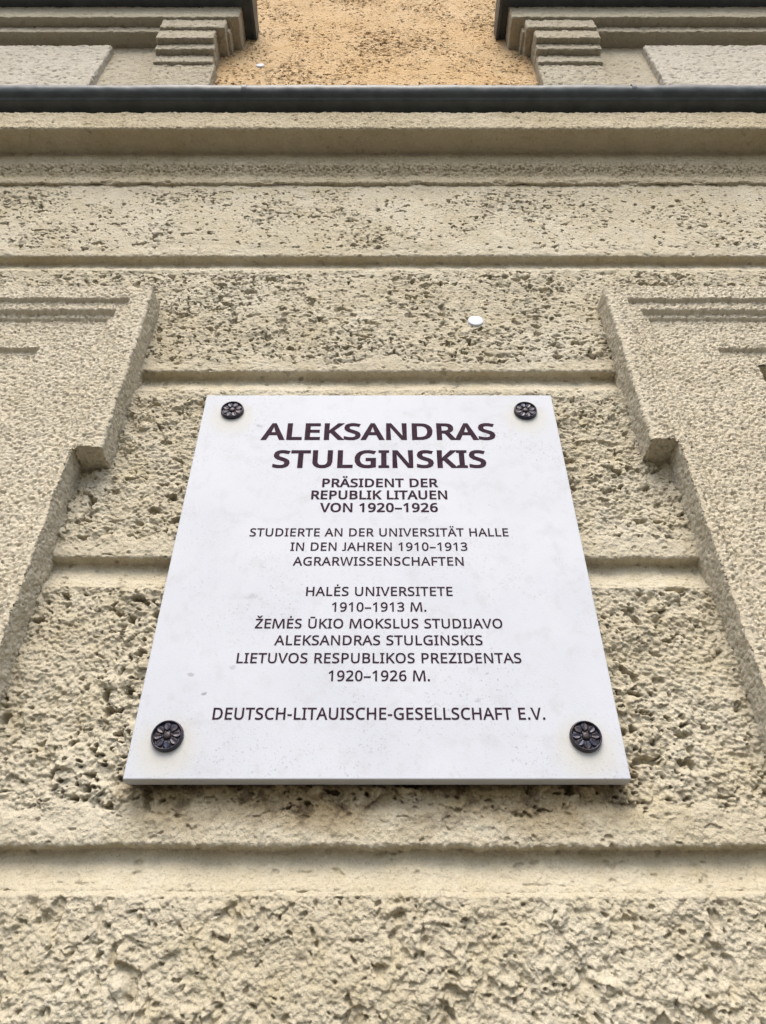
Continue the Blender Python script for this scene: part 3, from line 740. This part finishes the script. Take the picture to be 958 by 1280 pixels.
# letters: outlines of a humanist sans, thousandths of the em: x,y of left handle, knot, right handle
GLYPHS = {
'A':(512,[[462,0,437,0,414,59,391,118,368,177,292,177,217,177,141,177,118,118,96,59,73,0,49,0,24,0,0,0,75,192,149,383,224,575,245,575,267,575,289,575,363,383,437,192,512,0,487,0],[304,357,282,415,281,419,278,427,274,438,271,449,267,461,263,473,260,485,257,494,255,500,252,490,250,479,247,468,244,457,241,447,238,438,235,429,232,421,230,415,209,357,187,299,165,241,226,241,286,241,346,241,325,299]]),
'B':(521,[[187,573,241,573,313,573,367,562,404,541,440,520,459,483,459,431,459,408,455,388,446,371,438,354,426,339,409,328,393,316,373,308,350,304,350,303,350,301,350,300,374,296,395,289,415,279,435,269,450,254,461,236,472,217,478,193,478,163,478,128,470,99,454,74,438,50,415,31,385,19,356,6,320,0,279,0,212,0,145,0,78,0,78,191,78,382,78,573,132,573],[221,329,256,329,305,329,339,337,357,352,375,368,384,392,384,423,384,454,373,477,351,490,329,504,293,511,245,511,213,511,182,511,150,511,150,450,150,389,150,329,185,329],[187,269,150,269,150,199,150,130,150,61,188,61,227,61,265,61,316,61,352,71,371,91,391,110,401,136,401,168,401,189,397,206,388,221,379,236,364,248,344,256,323,265,295,269,260,269,223,269]]),
'C':(506,[[349,517,323,517,293,517,265,512,241,502,216,491,195,476,178,456,161,436,148,412,139,383,130,354,125,322,125,286,125,239,132,198,147,164,162,129,184,102,213,83,242,65,279,55,322,55,348,55,371,57,394,62,416,66,438,71,460,78,460,57,460,36,460,15,438,7,416,1,393,-2,371,-6,343,-8,312,-8,254,-8,205,4,166,28,127,52,98,86,78,131,59,175,49,227,49,287,49,330,55,370,67,406,79,442,97,473,120,499,143,525,172,545,206,559,240,574,280,581,324,581,353,581,382,578,409,572,436,566,461,558,482,547,472,527,463,506,453,486,435,494,416,501,394,508,372,514]]),
'D':(585,[[536,353,536,292,536,228,525,174,501,131,477,87,443,55,399,33,354,11,300,0,237,0,184,0,131,0,78,0,78,191,78,382,78,573,137,573,195,573,254,573,312,573,362,562,404,540,446,519,479,488,502,446,525,405],[460,214,460,289,460,340,452,382,435,415,418,447,394,471,361,487,329,503,290,511,244,511,213,511,181,511,150,511,150,361,150,211,150,62,176,62,202,62,228,62,305,62,363,81,402,119,441,157]]),
'E':(446,[[398,21,398,0,291,0,184,0,78,0,78,191,78,382,78,573,184,573,291,573,398,573,398,551,398,530,398,509,315,509,233,509,150,509,150,450,150,390,150,330,228,330,306,330,383,330,383,310,383,289,383,268,306,268,228,268,150,268,150,200,150,132,150,63,233,63,315,63,398,63,398,42]]),
'F':(416,[[150,81,150,0,126,0,102,0,78,0,78,191,78,382,78,573,184,573,291,573,398,573,398,551,398,530,398,509,315,509,233,509,150,509,150,442,150,374,150,306,227,306,305,306,383,306,383,285,383,264,383,243,305,243,227,243,150,243,150,162]]),
'G':(583,[[326,281,326,302,392,302,458,302,524,302,524,209,524,115,524,22,493,11,462,4,431,-1,399,-6,363,-8,323,-8,264,-8,214,4,173,28,133,51,102,85,81,130,59,174,49,226,49,286,49,346,61,398,84,442,108,486,142,520,186,544,230,568,283,581,346,581,378,581,408,578,437,572,465,566,492,558,516,547,507,526,498,505,489,484,469,493,446,501,421,508,395,514,369,517,342,517,296,517,257,508,225,489,192,470,167,444,150,409,133,375,124,334,124,286,124,241,132,201,146,166,161,131,184,103,216,84,247,64,289,55,340,55,365,55,387,56,404,59,422,61,438,64,452,68,452,125,452,182,452,238,410,238,368,238,326,238,326,260]]),
'H':(594,[[516,191,516,0,492,0,468,0,443,0,443,89,443,178,443,267,346,267,248,267,150,267,150,178,150,89,150,0,126,0,102,0,78,0,78,191,78,382,78,573,102,573,126,573,150,573,150,492,150,411,150,330,248,330,346,330,443,330,443,411,443,492,443,573,468,573,492,573,516,573,516,382]]),
'I':(271,[[239,14,239,0,170,0,101,0,32,0,32,14,32,28,32,42,55,47,77,52,99,57,99,210,99,362,99,515,77,520,55,526,32,531,32,545,32,559,32,573,101,573,170,573,239,573,239,559,239,545,239,531,217,526,194,520,172,515,172,362,172,210,172,57,194,52,217,47,239,42,239,28]]),
'J':(219,[[27,-152,-3,-152,-16,-152,-27,-151,-37,-150,-47,-148,-55,-145,-63,-142,-63,-122,-63,-101,-63,-81,-54,-83,-45,-85,-35,-87,-26,-88,-16,-89,-5,-89,9,-89,21,-86,33,-81,45,-76,55,-66,63,-53,70,-40,74,-21,74,3,74,193,74,383,74,573,98,573,122,573,146,573,146,385,146,197,146,9,146,-28,140,-58,128,-82,115,-106,98,-124,75,-135,53,-147]]),
'K':(496,[[418,108,496,0,468,0,440,0,411,0,344,91,276,182,209,273,189,256,169,239,150,222,150,148,150,74,150,0,126,0,102,0,78,0,78,191,78,382,78,573,102,573,126,573,150,573,150,478,150,384,150,290,166,308,182,327,199,345,215,363,232,381,249,399,300,457,352,515,403,573,431,573,460,573,488,573,412,489,336,406,261,323,339,215]]),
'L':(420,[[185,0,78,0,78,191,78,382,78,573,102,573,126,573,150,573,150,403,150,234,150,64,233,64,317,64,400,64,400,43,400,21,400,0,293,0]]),
'M':(727,[[350,0,330,0,268,167,205,335,142,502,141,502,140,502,139,502,140,491,141,478,142,461,142,445,143,426,144,407,144,387,144,368,144,347,144,231,144,116,144,0,122,0,100,0,78,0,78,191,78,382,78,573,113,573,149,573,184,573,243,416,302,260,361,103,362,103,363,103,364,103,424,260,484,416,544,573,579,573,614,573,650,573,650,382,650,191,650,0,626,0,602,0,578,0,578,117,578,235,578,352,578,371,578,389,579,408,580,426,580,444,581,460,582,476,583,490,584,501,583,501,582,501,581,501,517,334,453,167,390,0,370,0]]),
'N':(609,[[532,191,532,0,504,0,476,0,447,0,345,159,243,317,141,476,140,476,139,476,138,476,139,463,140,449,141,432,142,415,142,397,143,378,144,359,144,340,144,320,144,213,144,107,144,0,122,0,100,0,78,0,78,191,78,382,78,573,106,573,133,573,161,573,263,415,365,257,467,99,468,99,469,99,470,99,469,107,469,120,468,137,467,154,466,173,466,193,465,214,464,232,464,249,464,357,464,465,464,573,487,573,509,573,532,573,532,382]]),
'O':(626,[[577,346,577,287,577,243,572,202,561,166,549,130,533,99,510,73,488,47,461,27,428,13,395,-1,357,-8,314,-8,269,-8,230,-1,196,13,163,27,136,47,114,73,92,99,76,130,65,167,54,203,49,244,49,288,49,347,59,398,78,442,97,486,126,520,166,545,205,569,254,581,314,581,372,581,420,569,459,545,498,521,527,486,547,442,567,398],[125,335,125,287,125,239,132,198,145,163,159,128,179,101,207,83,235,64,271,55,314,55,357,55,392,64,420,83,447,101,468,128,481,163,495,198,501,239,501,287,501,359,486,416,456,457,426,498,379,518,314,518,271,518,235,509,207,490,179,472,159,445,145,411,132,377]]),
'P':(485,[[179,573,229,573,304,573,359,558,393,528,427,499,444,458,444,404,444,381,440,358,433,336,425,315,412,295,395,278,377,261,353,248,324,238,295,228,258,223,216,223,194,223,172,223,150,223,150,149,150,74,150,0,126,0,102,0,78,0,78,191,78,382,78,573,128,573],[274,511,223,511,199,511,174,511,150,511,150,435,150,360,150,285,169,285,188,285,208,285,244,285,274,289,298,296,322,304,340,316,352,334,364,351,370,373,370,401,370,438,358,465,334,484,311,502]]),
'R':(498,[[183,573,236,573,283,573,323,567,353,555,384,543,407,524,422,500,437,476,444,446,444,410,444,379,439,354,427,334,416,313,402,297,385,285,367,273,349,264,330,257,382,171,434,86,487,0,459,0,431,0,403,0,356,79,310,158,264,237,226,237,188,237,150,237,150,158,150,79,150,0,126,0,102,0,78,0,78,191,78,382,78,573,130,573],[263,510,232,510,204,510,177,510,150,510,150,439,150,368,150,298,179,298,207,298,236,298,282,298,316,307,338,325,359,344,370,371,370,407,370,432,365,452,355,467,345,482,330,493,310,500,289,507]]),
'S':(440,[[403,183,403,153,403,119,394,90,378,66,361,42,337,24,307,11,276,-2,240,-8,198,-8,177,-8,156,-7,137,-5,117,-3,99,0,83,4,67,8,53,13,41,19,41,42,41,65,41,88,60,80,84,72,113,65,141,58,171,55,201,55,230,55,253,58,273,66,292,73,306,84,316,98,326,112,330,128,330,147,330,165,326,181,318,194,310,207,297,219,277,230,258,241,230,252,196,265,171,274,150,283,131,294,113,304,97,316,85,330,73,343,63,358,57,375,51,392,48,412,48,435,48,465,56,491,71,513,87,534,108,551,136,563,163,575,195,581,231,581,262,581,291,578,318,572,344,566,368,558,389,549,381,528,374,507,366,487,347,495,325,503,302,508,279,514,254,517,229,517,205,517,185,514,169,507,153,500,141,490,133,478,125,465,121,450,121,434,121,415,125,399,133,386,141,373,154,361,172,351,191,341,215,330,246,318,280,306,308,293,332,279,355,265,372,248,385,228,397,208]]),
'T':(446,[[259,170,259,0,235,0,211,0,187,0,187,170,187,339,187,509,127,509,68,509,8,509,8,530,8,551,8,573,151,573,294,573,437,573,437,551,437,530,437,509,378,509,318,509,259,509,259,339]]),
'U':(586,[[513,326,513,202,513,163,505,127,489,95,473,63,449,38,416,20,383,1,341,-8,290,-8,219,-8,165,11,128,50,91,89,72,140,72,204,72,327,72,450,72,573,96,573,120,573,144,573,144,449,144,325,144,201,144,155,157,119,182,93,206,67,244,55,294,55,329,55,357,61,379,73,401,86,416,103,427,126,437,148,442,173,442,202,442,326,442,449,442,573,466,573,489,573,513,573,513,449]]),
'V':(481,[[456,573,481,573,413,382,345,191,277,0,253,0,229,0,204,0,136,191,68,382,0,573,25,573,50,573,75,573,118,450,161,328,204,205,210,190,215,175,220,160,224,146,228,132,231,119,235,106,238,93,241,80,243,93,246,106,250,119,253,133,257,147,262,161,266,176,271,191,277,207,319,329,362,451,405,573,430,573]]),
'W':(745,[[710,573,735,573,685,382,634,191,583,0,559,0,534,0,510,0,473,125,436,250,399,375,395,387,392,398,389,410,386,422,383,433,380,443,377,454,375,463,373,471,371,479,370,485,370,488,369,485,368,479,367,471,366,463,364,454,361,443,358,433,355,421,352,409,350,397,346,385,342,373,306,249,270,124,234,0,210,0,186,0,161,0,111,191,60,382,10,573,35,573,60,573,85,573,115,456,144,339,174,223,177,211,180,198,183,186,186,174,188,163,190,151,193,140,195,129,196,118,198,107,200,97,201,87,203,97,205,108,206,119,208,131,211,142,213,154,216,166,219,179,222,191,225,203,229,215,232,227,265,342,299,457,333,573,358,573,383,573,407,573,442,457,477,341,512,225,516,212,520,200,523,187,526,175,529,163,532,151,534,139,537,128,538,117,540,106,542,96,544,87,545,100,547,114,550,129,553,143,556,159,560,175,563,191,567,207,572,224,601,340,631,456,660,573,685,573]]),
'Z':(458,[[427,21,427,0,295,0,163,0,30,0,30,18,30,36,30,55,131,206,231,357,332,508,235,508,137,508,40,508,40,530,40,551,40,573,167,573,293,573,419,573,419,554,419,536,419,518,319,367,218,215,118,64,221,64,324,64,427,64,427,43]]),
'0':(458,[[419,349,419,287,419,241,416,199,409,163,402,126,391,96,376,70,360,45,341,25,316,12,292,-1,263,-8,229,-8,186,-8,150,4,122,27,94,51,73,85,60,129,46,173,39,226,39,287,39,349,46,402,58,446,71,490,91,523,119,547,146,570,183,581,229,581,271,581,307,570,335,547,364,523,385,490,399,446,412,402],[110,339,110,287,110,235,114,191,121,156,129,122,142,96,159,78,177,61,200,52,229,52,257,52,281,61,298,78,315,95,328,121,336,156,344,191,348,235,348,287,348,339,344,383,336,417,328,452,315,478,298,495,281,513,257,521,229,521,200,521,177,513,159,495,142,478,129,452,121,417,114,383]]),
'1':(458,[[285,191,285,0,262,0,239,0,216,0,216,133,216,267,216,400,216,416,216,429,216,439,216,450,217,460,217,470,218,479,218,489,219,499,210,490,203,483,196,477,189,471,180,464,169,455,149,438,129,422,108,405,96,421,84,437,71,452,123,492,175,532,226,573,246,573,265,573,285,573,285,382]]),
'2':(458,[[417,21,417,0,291,0,165,0,38,0,38,20,38,39,38,59,88,109,138,160,188,210,217,239,242,265,261,287,281,310,296,332,306,353,316,375,322,399,322,424,322,456,312,480,294,496,275,512,250,520,221,520,193,520,168,516,147,506,126,496,105,483,83,466,70,482,57,497,45,513,60,526,76,538,94,548,112,558,132,566,153,572,174,578,196,581,221,581,256,581,287,574,313,562,338,550,358,532,372,510,387,487,394,460,394,428,394,398,388,370,375,344,363,318,346,292,324,267,302,241,276,214,247,185,207,146,167,107,128,67,128,66,128,65,128,64,224,64,321,64,417,64,417,43]]),
'3':(458,[[395,480,395,439,395,413,391,391,381,372,371,353,358,338,340,326,322,315,301,306,277,302,277,300,277,299,277,298,323,293,357,279,379,255,402,231,413,201,413,163,413,130,405,100,390,74,374,48,350,28,318,14,286,-1,244,-8,193,-8,163,-8,136,-6,110,-1,84,3,60,11,36,23,36,45,36,67,36,89,60,77,86,68,114,61,142,55,168,51,194,51,245,51,282,61,305,81,328,101,339,129,339,164,339,188,333,208,320,223,308,237,289,248,265,255,241,262,213,265,179,265,160,265,142,265,123,265,123,285,123,306,123,326,142,326,161,326,180,326,211,326,238,330,259,339,280,348,296,361,307,377,318,394,323,412,323,434,323,462,314,483,295,498,276,514,251,521,219,521,199,521,180,519,164,515,147,511,132,506,117,498,103,491,89,483,75,473,63,489,51,505,39,521,60,537,85,551,115,563,145,575,180,581,218,581,278,581,323,567,352,540,381,514]]),
'6':(458,[[44,202,44,245,44,278,46,310,51,342,55,374,63,405,75,433,86,462,101,487,121,510,141,532,166,549,196,562,226,574,263,581,306,581,318,581,330,580,344,579,357,578,368,576,377,573,377,553,377,533,377,513,367,516,356,519,344,520,332,522,320,523,308,523,271,523,240,517,216,504,191,492,172,475,158,454,143,433,133,408,127,380,120,352,116,323,115,291,116,291,118,291,119,291,128,304,138,315,150,326,162,336,177,344,194,350,212,356,232,358,255,358,288,358,317,352,342,338,367,324,386,305,400,279,414,253,421,221,421,184,421,145,414,111,399,82,384,53,363,31,336,15,309,0,276,-8,239,-8,212,-8,186,-3,163,7,139,17,119,33,101,54,83,75,69,101,59,133,49,165],[218,51,238,51,272,51,299,62,320,84,341,105,351,139,351,184,351,221,342,250,324,271,305,292,277,303,241,303,215,303,194,298,175,287,156,277,142,264,131,248,121,232,115,215,115,198,115,180,118,163,123,146,128,129,136,113,146,99,157,84,170,73,185,64,200,56]]),
'9':(458,[[417,371,417,328,417,295,415,263,410,231,406,198,398,168,387,139,375,111,360,85,340,63,320,41,295,23,265,11,234,-2,197,-8,154,-8,143,-8,131,-7,117,-6,103,-5,91,-3,82,0,82,20,82,40,82,60,91,57,103,54,115,53,128,51,141,50,152,50,190,50,221,56,245,68,269,80,289,97,303,118,318,139,328,164,334,192,341,220,345,250,346,281,344,281,342,281,341,281,333,268,323,257,310,247,298,237,283,229,266,223,248,217,228,214,204,214,172,214,143,221,118,235,93,248,74,268,61,294,47,319,40,350,40,387,40,427,48,462,63,491,78,520,99,542,127,557,154,573,186,581,223,581,250,581,276,575,299,565,323,555,343,539,361,518,379,497,392,471,402,439,412,408],[243,521,223,521,190,521,163,510,142,488,120,466,110,433,110,388,110,351,119,322,137,301,155,280,182,269,220,269,245,269,268,275,286,285,305,296,320,309,330,325,340,341,346,357,346,374,346,392,343,409,338,426,333,444,325,460,315,474,305,488,292,500,277,508,261,517]]),
'.':(215,[[58,24,58,43,58,63,63,77,72,85,82,93,93,97,107,97,121,97,132,93,142,85,152,77,157,63,157,43,157,24,152,10,142,2,132,-7,121,-11,107,-11,93,-11,82,-7,72,2,63,10]]),
'–':(401,[[144,184,32,184,32,204,32,225,32,246,144,246,257,246,369,246,369,225,369,204,369,184,257,184]]),
'-':(258,[[97,184,32,184,32,204,32,225,32,246,97,246,161,246,226,246,226,225,226,204,226,184,161,184]]),
'Ä':(512,[[462,0,437,0,414,59,391,118,368,177,292,177,217,177,141,177,118,118,96,59,73,0,49,0,24,0,0,0,75,192,149,383,224,575,245,575,267,575,289,575,363,383,437,192,512,0,487,0],[304,357,282,415,281,419,278,427,274,438,271,449,267,461,263,473,260,485,257,494,255,500,252,490,250,479,247,468,244,457,241,447,238,438,235,429,232,421,230,415,209,357,187,299,165,241,226,241,286,241,346,241,325,299],[143,675,143,689,143,703,146,713,154,719,161,725,170,728,180,728,191,728,199,725,207,719,214,713,218,703,218,689,218,675,214,665,207,659,199,652,191,649,180,649,170,649,161,652,154,659,146,665],[294,675,294,689,294,703,297,713,304,719,312,725,320,728,330,728,341,728,349,725,357,719,364,713,368,703,368,689,368,675,364,665,357,659,349,652,341,649,330,649,320,649,312,652,304,659,297,665]]),
'Ė':(446,[[398,21,398,0,291,0,184,0,78,0,78,191,78,382,78,573,184,573,291,573,398,573,398,551,398,530,398,509,315,509,233,509,150,509,150,450,150,390,150,330,228,330,306,330,383,330,383,310,383,289,383,268,306,268,228,268,150,268,150,200,150,132,150,63,233,63,315,63,398,63,398,42],[234,734,245,734,256,734,266,730,274,723,282,716,286,704,286,689,286,674,282,663,274,655,266,648,256,644,245,644,234,644,224,648,216,655,208,663,204,674,204,689,204,704,208,716,216,723,224,730]]),
'Ž':(458,[[427,21,427,0,295,0,163,0,30,0,30,18,30,36,30,55,131,206,231,357,332,508,235,508,137,508,40,508,40,530,40,551,40,573,167,573,293,573,419,573,419,554,419,536,419,518,319,367,218,215,118,64,221,64,324,64,427,64,427,43],[220,629,196,629,189,641,179,654,168,668,156,683,144,697,131,711,118,724,107,736,97,747,97,750,97,754,97,757,113,757,129,757,145,757,159,748,173,737,188,724,203,711,218,698,231,683,245,698,260,711,275,724,290,737,304,748,318,757,335,757,352,757,368,757,368,754,368,750,368,747,358,736,346,724,333,711,320,697,308,683,296,668,283,654,274,641,268,629,244,629]]),
'Ū':(586,[[513,326,513,202,513,163,505,127,489,95,473,63,449,38,416,20,383,1,341,-8,290,-8,219,-8,165,11,128,50,91,89,72,140,72,204,72,327,72,450,72,573,96,573,120,573,144,573,144,449,144,325,144,201,144,155,157,119,182,93,206,67,244,55,294,55,329,55,357,61,379,73,401,86,416,103,427,126,437,148,442,173,442,202,442,326,442,449,442,573,466,573,489,573,513,573,513,449],[333,686,412,686,412,667,412,648,412,629,333,629,253,629,174,629,174,648,174,667,174,686,253,686]])}
CAP = 573.0
def expand(ch):
    adv, spl = GLYPHS[ch]
    out = []
    for s in spl:
        k = [np.array(s[i:i + 6], float).reshape(3, 2) for i in range(0, len(s), 6)]
        out.append(k)
    if ch == 'M':                              # splayed legs
        for k in out:
            for b in k:
                for j in range(3):
                    b[j, 0] += (b[j, 0] - adv / 2) * 0.16 * (1 - b[j, 1] / CAP)
        return adv + 30, [[b + np.array([15, 0]) for b in k] for k in out]
    if ch == 'J':                              # a J that stands on the baseline
        ys = [b[1, 1] for k in out for b in k]; lo = min(ys)
        for k in out:
            for b in k:
                for j in range(3):
                    if b[j, 1] < 300: b[j, 1] = 300 + (b[j, 1] - 300) * 308.0 / (300 - lo)
        return adv + 65, [[b + np.array([70, 0]) for b in k] for k in out]
    return adv, out

def simplify(P, tol):
    """closed Douglas-Peucker: drops the tiny facets at crotches so that mitred offsets stay clean"""
    n = len(P)
    i0 = int(np.argmax(P[:, 0] + P[:, 1])); Q = np.roll(P, -i0, 0)
    i1 = int(np.argmax(np.hypot(*(Q - Q[0]).T)))
    keep = {0, i1}
    def rec(a, b):
        if b - a < 2: return
        p, q = Q[a % n], Q[b % n]; L = max(1e-6, np.hypot(*(q - p)))
        S = Q[np.arange(a + 1, b) % n]
        d = np.abs((q[0] - p[0]) * (S[:, 1] - p[1]) - (q[1] - p[1]) * (S[:, 0] - p[0])) / L
        k = int(np.argmax(d))
        if d[k] > tol:
            keep.add((a + 1 + k) % n); rec(a, a + 1 + k); rec(a + 1 + k, b)
    rec(0, i1); rec(i1, n)
    return Q[sorted(keep)]

def outline(knots, off, wide):
    """bezier knots -> polygon, stretched sideways and emboldened by mitred offset"""
    pts = []
    n = len(knots)
    for i in range(n):
        p0, h0, h1, p1 = knots[i][1], knots[i][2], knots[(i + 1) % n][0], knots[(i + 1) % n][1]
        ch = p1 - p0; L = np.hypot(*ch)
        if L < 1: continue
        bow = max(abs(ch[0] * (h[1] - p0[1]) - ch[1] * (h[0] - p0[0])) / L for h in (h0, h1))
        for u in (np.arange(6) / 6.0 if bow > 3 else (0.0,)):
            pts.append((1 - u) ** 3 * p0 + 3 * u * (1 - u) ** 2 * h0 + 3 * u * u * (1 - u) * h1 + u ** 3 * p1)
    P = np.array(pts); P[:, 0] *= wide
    keep = np.hypot(*(P - np.roll(P, 1, 0)).T) > 1.5
    P = simplify(P[keep], 7.0)
    a = P - np.roll(P, 1, 0); b = np.roll(P, -1, 0) - P
    na = np.stack([-a[:, 1], a[:, 0]], 1) / np.hypot(*a.T)[:, None]
    nb = np.stack([-b[:, 1], b[:, 0]], 1) / np.hypot(*b.T)[:, None]
    m = na + nb
    m = m / np.maximum(np.sum(m * m, 1), 0.7)[:, None] * 2
    # strokes grow sideways more than upwards, and the cap height stays
    Q = P + m * off * np.array([1.0, 0.75])
    Q[:, 1] = np.where((P[:, 1] > -20) & (P[:, 1] < CAP + 20), (Q[:, 1] + off * 0.75) * CAP / (CAP + 1.5 * off), Q[:, 1])
    return Q

def inscription(text, xc, base, cap, width, weight, wide=0.1):
    s = cap / CAP
    adv = []
    for ch in text:
        adv.append(230.0 if ch == ' ' else expand(ch)[0])
    # letters as wide as the measured line leaves room for, with an even gap between them
    gap = wide * cap
    wide = (width - gap * (len(text) - 1)) / (sum(adv) * s)
    track = gap
    cu = bpy.data.curves.new('inscription', 'CURVE')
    cu.dimensions = '2D'; cu.fill_mode = 'BOTH'; cu.extrude = 0.0003
    x = -width / 2
    for ch, a in zip(text, adv):
        if ch != ' ':
            for knots in expand(ch)[1]:
                pl = outline(knots, weight * CAP, wide)
                sp = cu.splines.new('POLY')
                sp.points.add(len(pl) - 1)
                sp.use_cyclic_u = True
                sp.points.foreach_set('co', np.c_[x + pl[:, 0] * s, pl[:, 1] * s, np.zeros(len(pl)), np.ones(len(pl))].ravel())
        x += a * s * wide + track
    tmp = bpy.data.objects.new('tmp', cu)
    COL.objects.link(tmp)
    dg = bpy.context.evaluated_depsgraph_get()
    me = bpy.data.meshes.new_from_object(tmp.evaluated_get(dg))
    bpy.data.objects.remove(tmp)
    n = len(me.vertices)
    v = np.zeros(n * 3, np.float32); me.vertices.foreach_get('co', v); v = v.reshape(-1, 3)
    w = np.stack([v[:, 0] + xc, 0.8778 - v[:, 2], v[:, 1] + base + EYE], 1).astype(np.float32)
    me.vertices.foreach_set('co', w.ravel()); me.update()
    me.materials.clear()
    return ppart('inscription', me, M_paint)

LINES = [('ALEKSANDRAS', -0.0062, 0.8603, 0.0390, 0.3874, 0.050, 0.050), ('STULGINSKIS', -0.0058, 0.7979, 0.0388, 0.3453, 0.050, 0.050),
         ('PRÄSIDENT DER', -0.0056, 0.7573, 0.0178, 0.1826, 0.042, 0.040), ('REPUBLIK LITAUEN', -0.0058, 0.7325, 0.0178, 0.2137, 0.042, 0.040), ('VON 1920–1926', -0.0057, 0.7072, 0.0178, 0.1800, 0.042, 0.040),
         ('STUDIERTE AN DER UNIVERSITÄT HALLE', -0.0058, 0.6609, 0.0150, 0.3864, 0.022, 0.045), ('IN DEN JAHREN 1910–1913', -0.0058, 0.6346, 0.0150, 0.2608, 0.022, 0.045), ('AGRARWISSENSCHAFTEN', -0.0058, 0.6083, 0.0150, 0.2476, 0.022, 0.045),
         ('HALĖS UNIVERSITETE', -0.0055, 0.5569, 0.0149, 0.2076, 0.022, 0.035), ('1910–1913 M.', -0.0055, 0.5316, 0.0148, 0.1326, 0.022, 0.035), ('ŽEMĖS ŪKIO MOKSLUS STUDIJAVO', -0.0055, 0.5053, 0.0148, 0.3370, 0.022, 0.035),
         ('ALEKSANDRAS STULGINSKIS', -0.0055, 0.4798, 0.0147, 0.2781, 0.022, 0.035), ('LIETUVOS RESPUBLIKOS PREZIDENTAS', -0.0057, 0.4534, 0.0147, 0.3759, 0.022, 0.035), ('1920–1926 M.', -0.0050, 0.4279, 0.0150, 0.1334, 0.022, 0.035),
         ('DEUTSCH-LITAUISCHE-GESELLSCHAFT E.V.', -0.0054, 0.3760, 0.0157, 0.4172, 0.022, 0.030)]
for ln in LINES: inscription(*ln)

# rosettes: dished disc with rolled rim, eight petals and a button
def rosette_mesh(rot):
    nr, na = 40, 128
    rr = np.concatenate([np.linspace(0.0, 0.985, nr - 6), [0.992, 1.0, 1.004, 1.004, 1.0, 1.0]])
    aa = np.linspace(0, 2 * np.pi, na, endpoint=False)
    Rg, A = np.meshgrid(rr, aa, indexing='ij')
    ph = ((A + rot) * 8 / (2 * np.pi)) % 1.0 - 0.5             # -0.5..0.5 across a petal
    half = 0.485 * np.clip(1 - np.abs((Rg - 0.56) / 0.27) ** 2.2, 0, 1) ** 0.5   # rounded petal outline
    inside = np.clip((half - np.abs(ph)) / 0.10, 0, 1)
    rim_p = sstep(0, 1, inside)
    cup = 1 - 0.75 * np.clip(1 - np.abs(ph) / np.maximum(half, 1e-3), 0, 1) ** 0.7   # petals hollow in the middle
    h = 0.0024 + 0.0030 * rim_p * (0.45 + 0.55 * cup) * sstep(0.2, 0.4, Rg)
    rim = np.clip(1 - ((Rg - 0.915) / 0.085) ** 2, 0, 1) ** 0.5
    h = np.where(Rg > 0.83, 0.0020 + 0.0044 * rim, h)
    h = h + 0.0012 * sstep(0.35, 0.1, Rg)
    h[-6] = 0.0040; h[-5] = 0.0033; h[-4] = 0.0024; h[-3] = 0.0012; h[-2] = 0.0004; h[-1] = -0.0004
    rad = 0.0196
    V = np.stack([Rg * rad * np.cos(A), -h, Rg * rad * np.sin(A)], -1).reshape(-1, 3)
    i = np.arange(nr * na).reshape(nr, na)
    j = np.roll(i, -1, 1)
    q = np.stack([i[:-1], j[:-1], j[1:], i[1:]], -1).reshape(-1, 4)
    return V, q
def button_mesh():
    nr, na = 10, 32
    rr = np.linspace(0.0, 1.0, nr); aa = np.linspace(0, 2 * np.pi, na, endpoint=False)
    Rg, A = np.meshgrid(rr, aa, indexing='ij')
    h = 0.0030 + 0.0030 * np.sqrt(np.clip(1 - Rg ** 2.6, 0, 1)); h[-1] = 0.0022
    V = np.stack([Rg * 0.0054 * np.cos(A), -h, Rg * 0.0054 * np.sin(A)], -1).reshape(-1, 3)
    i = np.arange(nr * na).reshape(nr, na); j = np.roll(i, -1, 1)
    return V, np.stack([i[:-1], j[:-1], j[1:], i[1:]], -1).reshape(-1, 4)
for n, (rx, rz) in enumerate(ROS):
    V, q = rosette_mesh(0.13 * n)
    c = np.array([rx, 0.8778, rz])
    ro = ppart('rosette', quads_mesh(V + c, q), M_bronze)
    V, q = button_mesh()
    link('button', quads_mesh(V + c, q), M_bronze2, ro)

# ---------------------------------------------------------------- white plugs stuck on the wall
def plug(x, z, d, r, label):
    nr, na = 12, 40
    rr = np.linspace(0, 1, nr); aa = np.linspace(0, 2 * np.pi, na, endpoint=False)
    Rg, A = np.meshgrid(rr, aa, indexing='ij')
    h = 0.0012 * np.sqrt(np.clip(1 - Rg ** 6, 0, 1)) + 0.0004 * (1 - Rg ** 2)
    h[-1] = -0.012
    wob = 1 + 0.02 * np.cos(2 * A + 0.6)
    V = np.stack([Rg * r * wob * np.cos(A), -h, Rg * r * wob * np.sin(A)], -1).reshape(-1, 3)
    i = np.arange(nr * na).reshape(nr, na); j = np.roll(i, -1, 1)
    me = quads_mesh(V - np.array([0, 0, EYE]), np.stack([i[:-1], j[:-1], j[1:], i[1:]], -1).reshape(-1, 4))
    o = link('wall_plug', me, M_plug)
    o.location = (x, d, EYE + z)
    return tag(o, label, 'wall plug', 'white round plugs on the wall')
plug(0.1835, 1.2146, 0.9035, 0.0165, 'larger white round plug on the pitted cream course above the plaque')
plug(-0.3945, 2.6036, 0.9485, 0.0135, 'small white round plug on the ochre wall above the cornice')
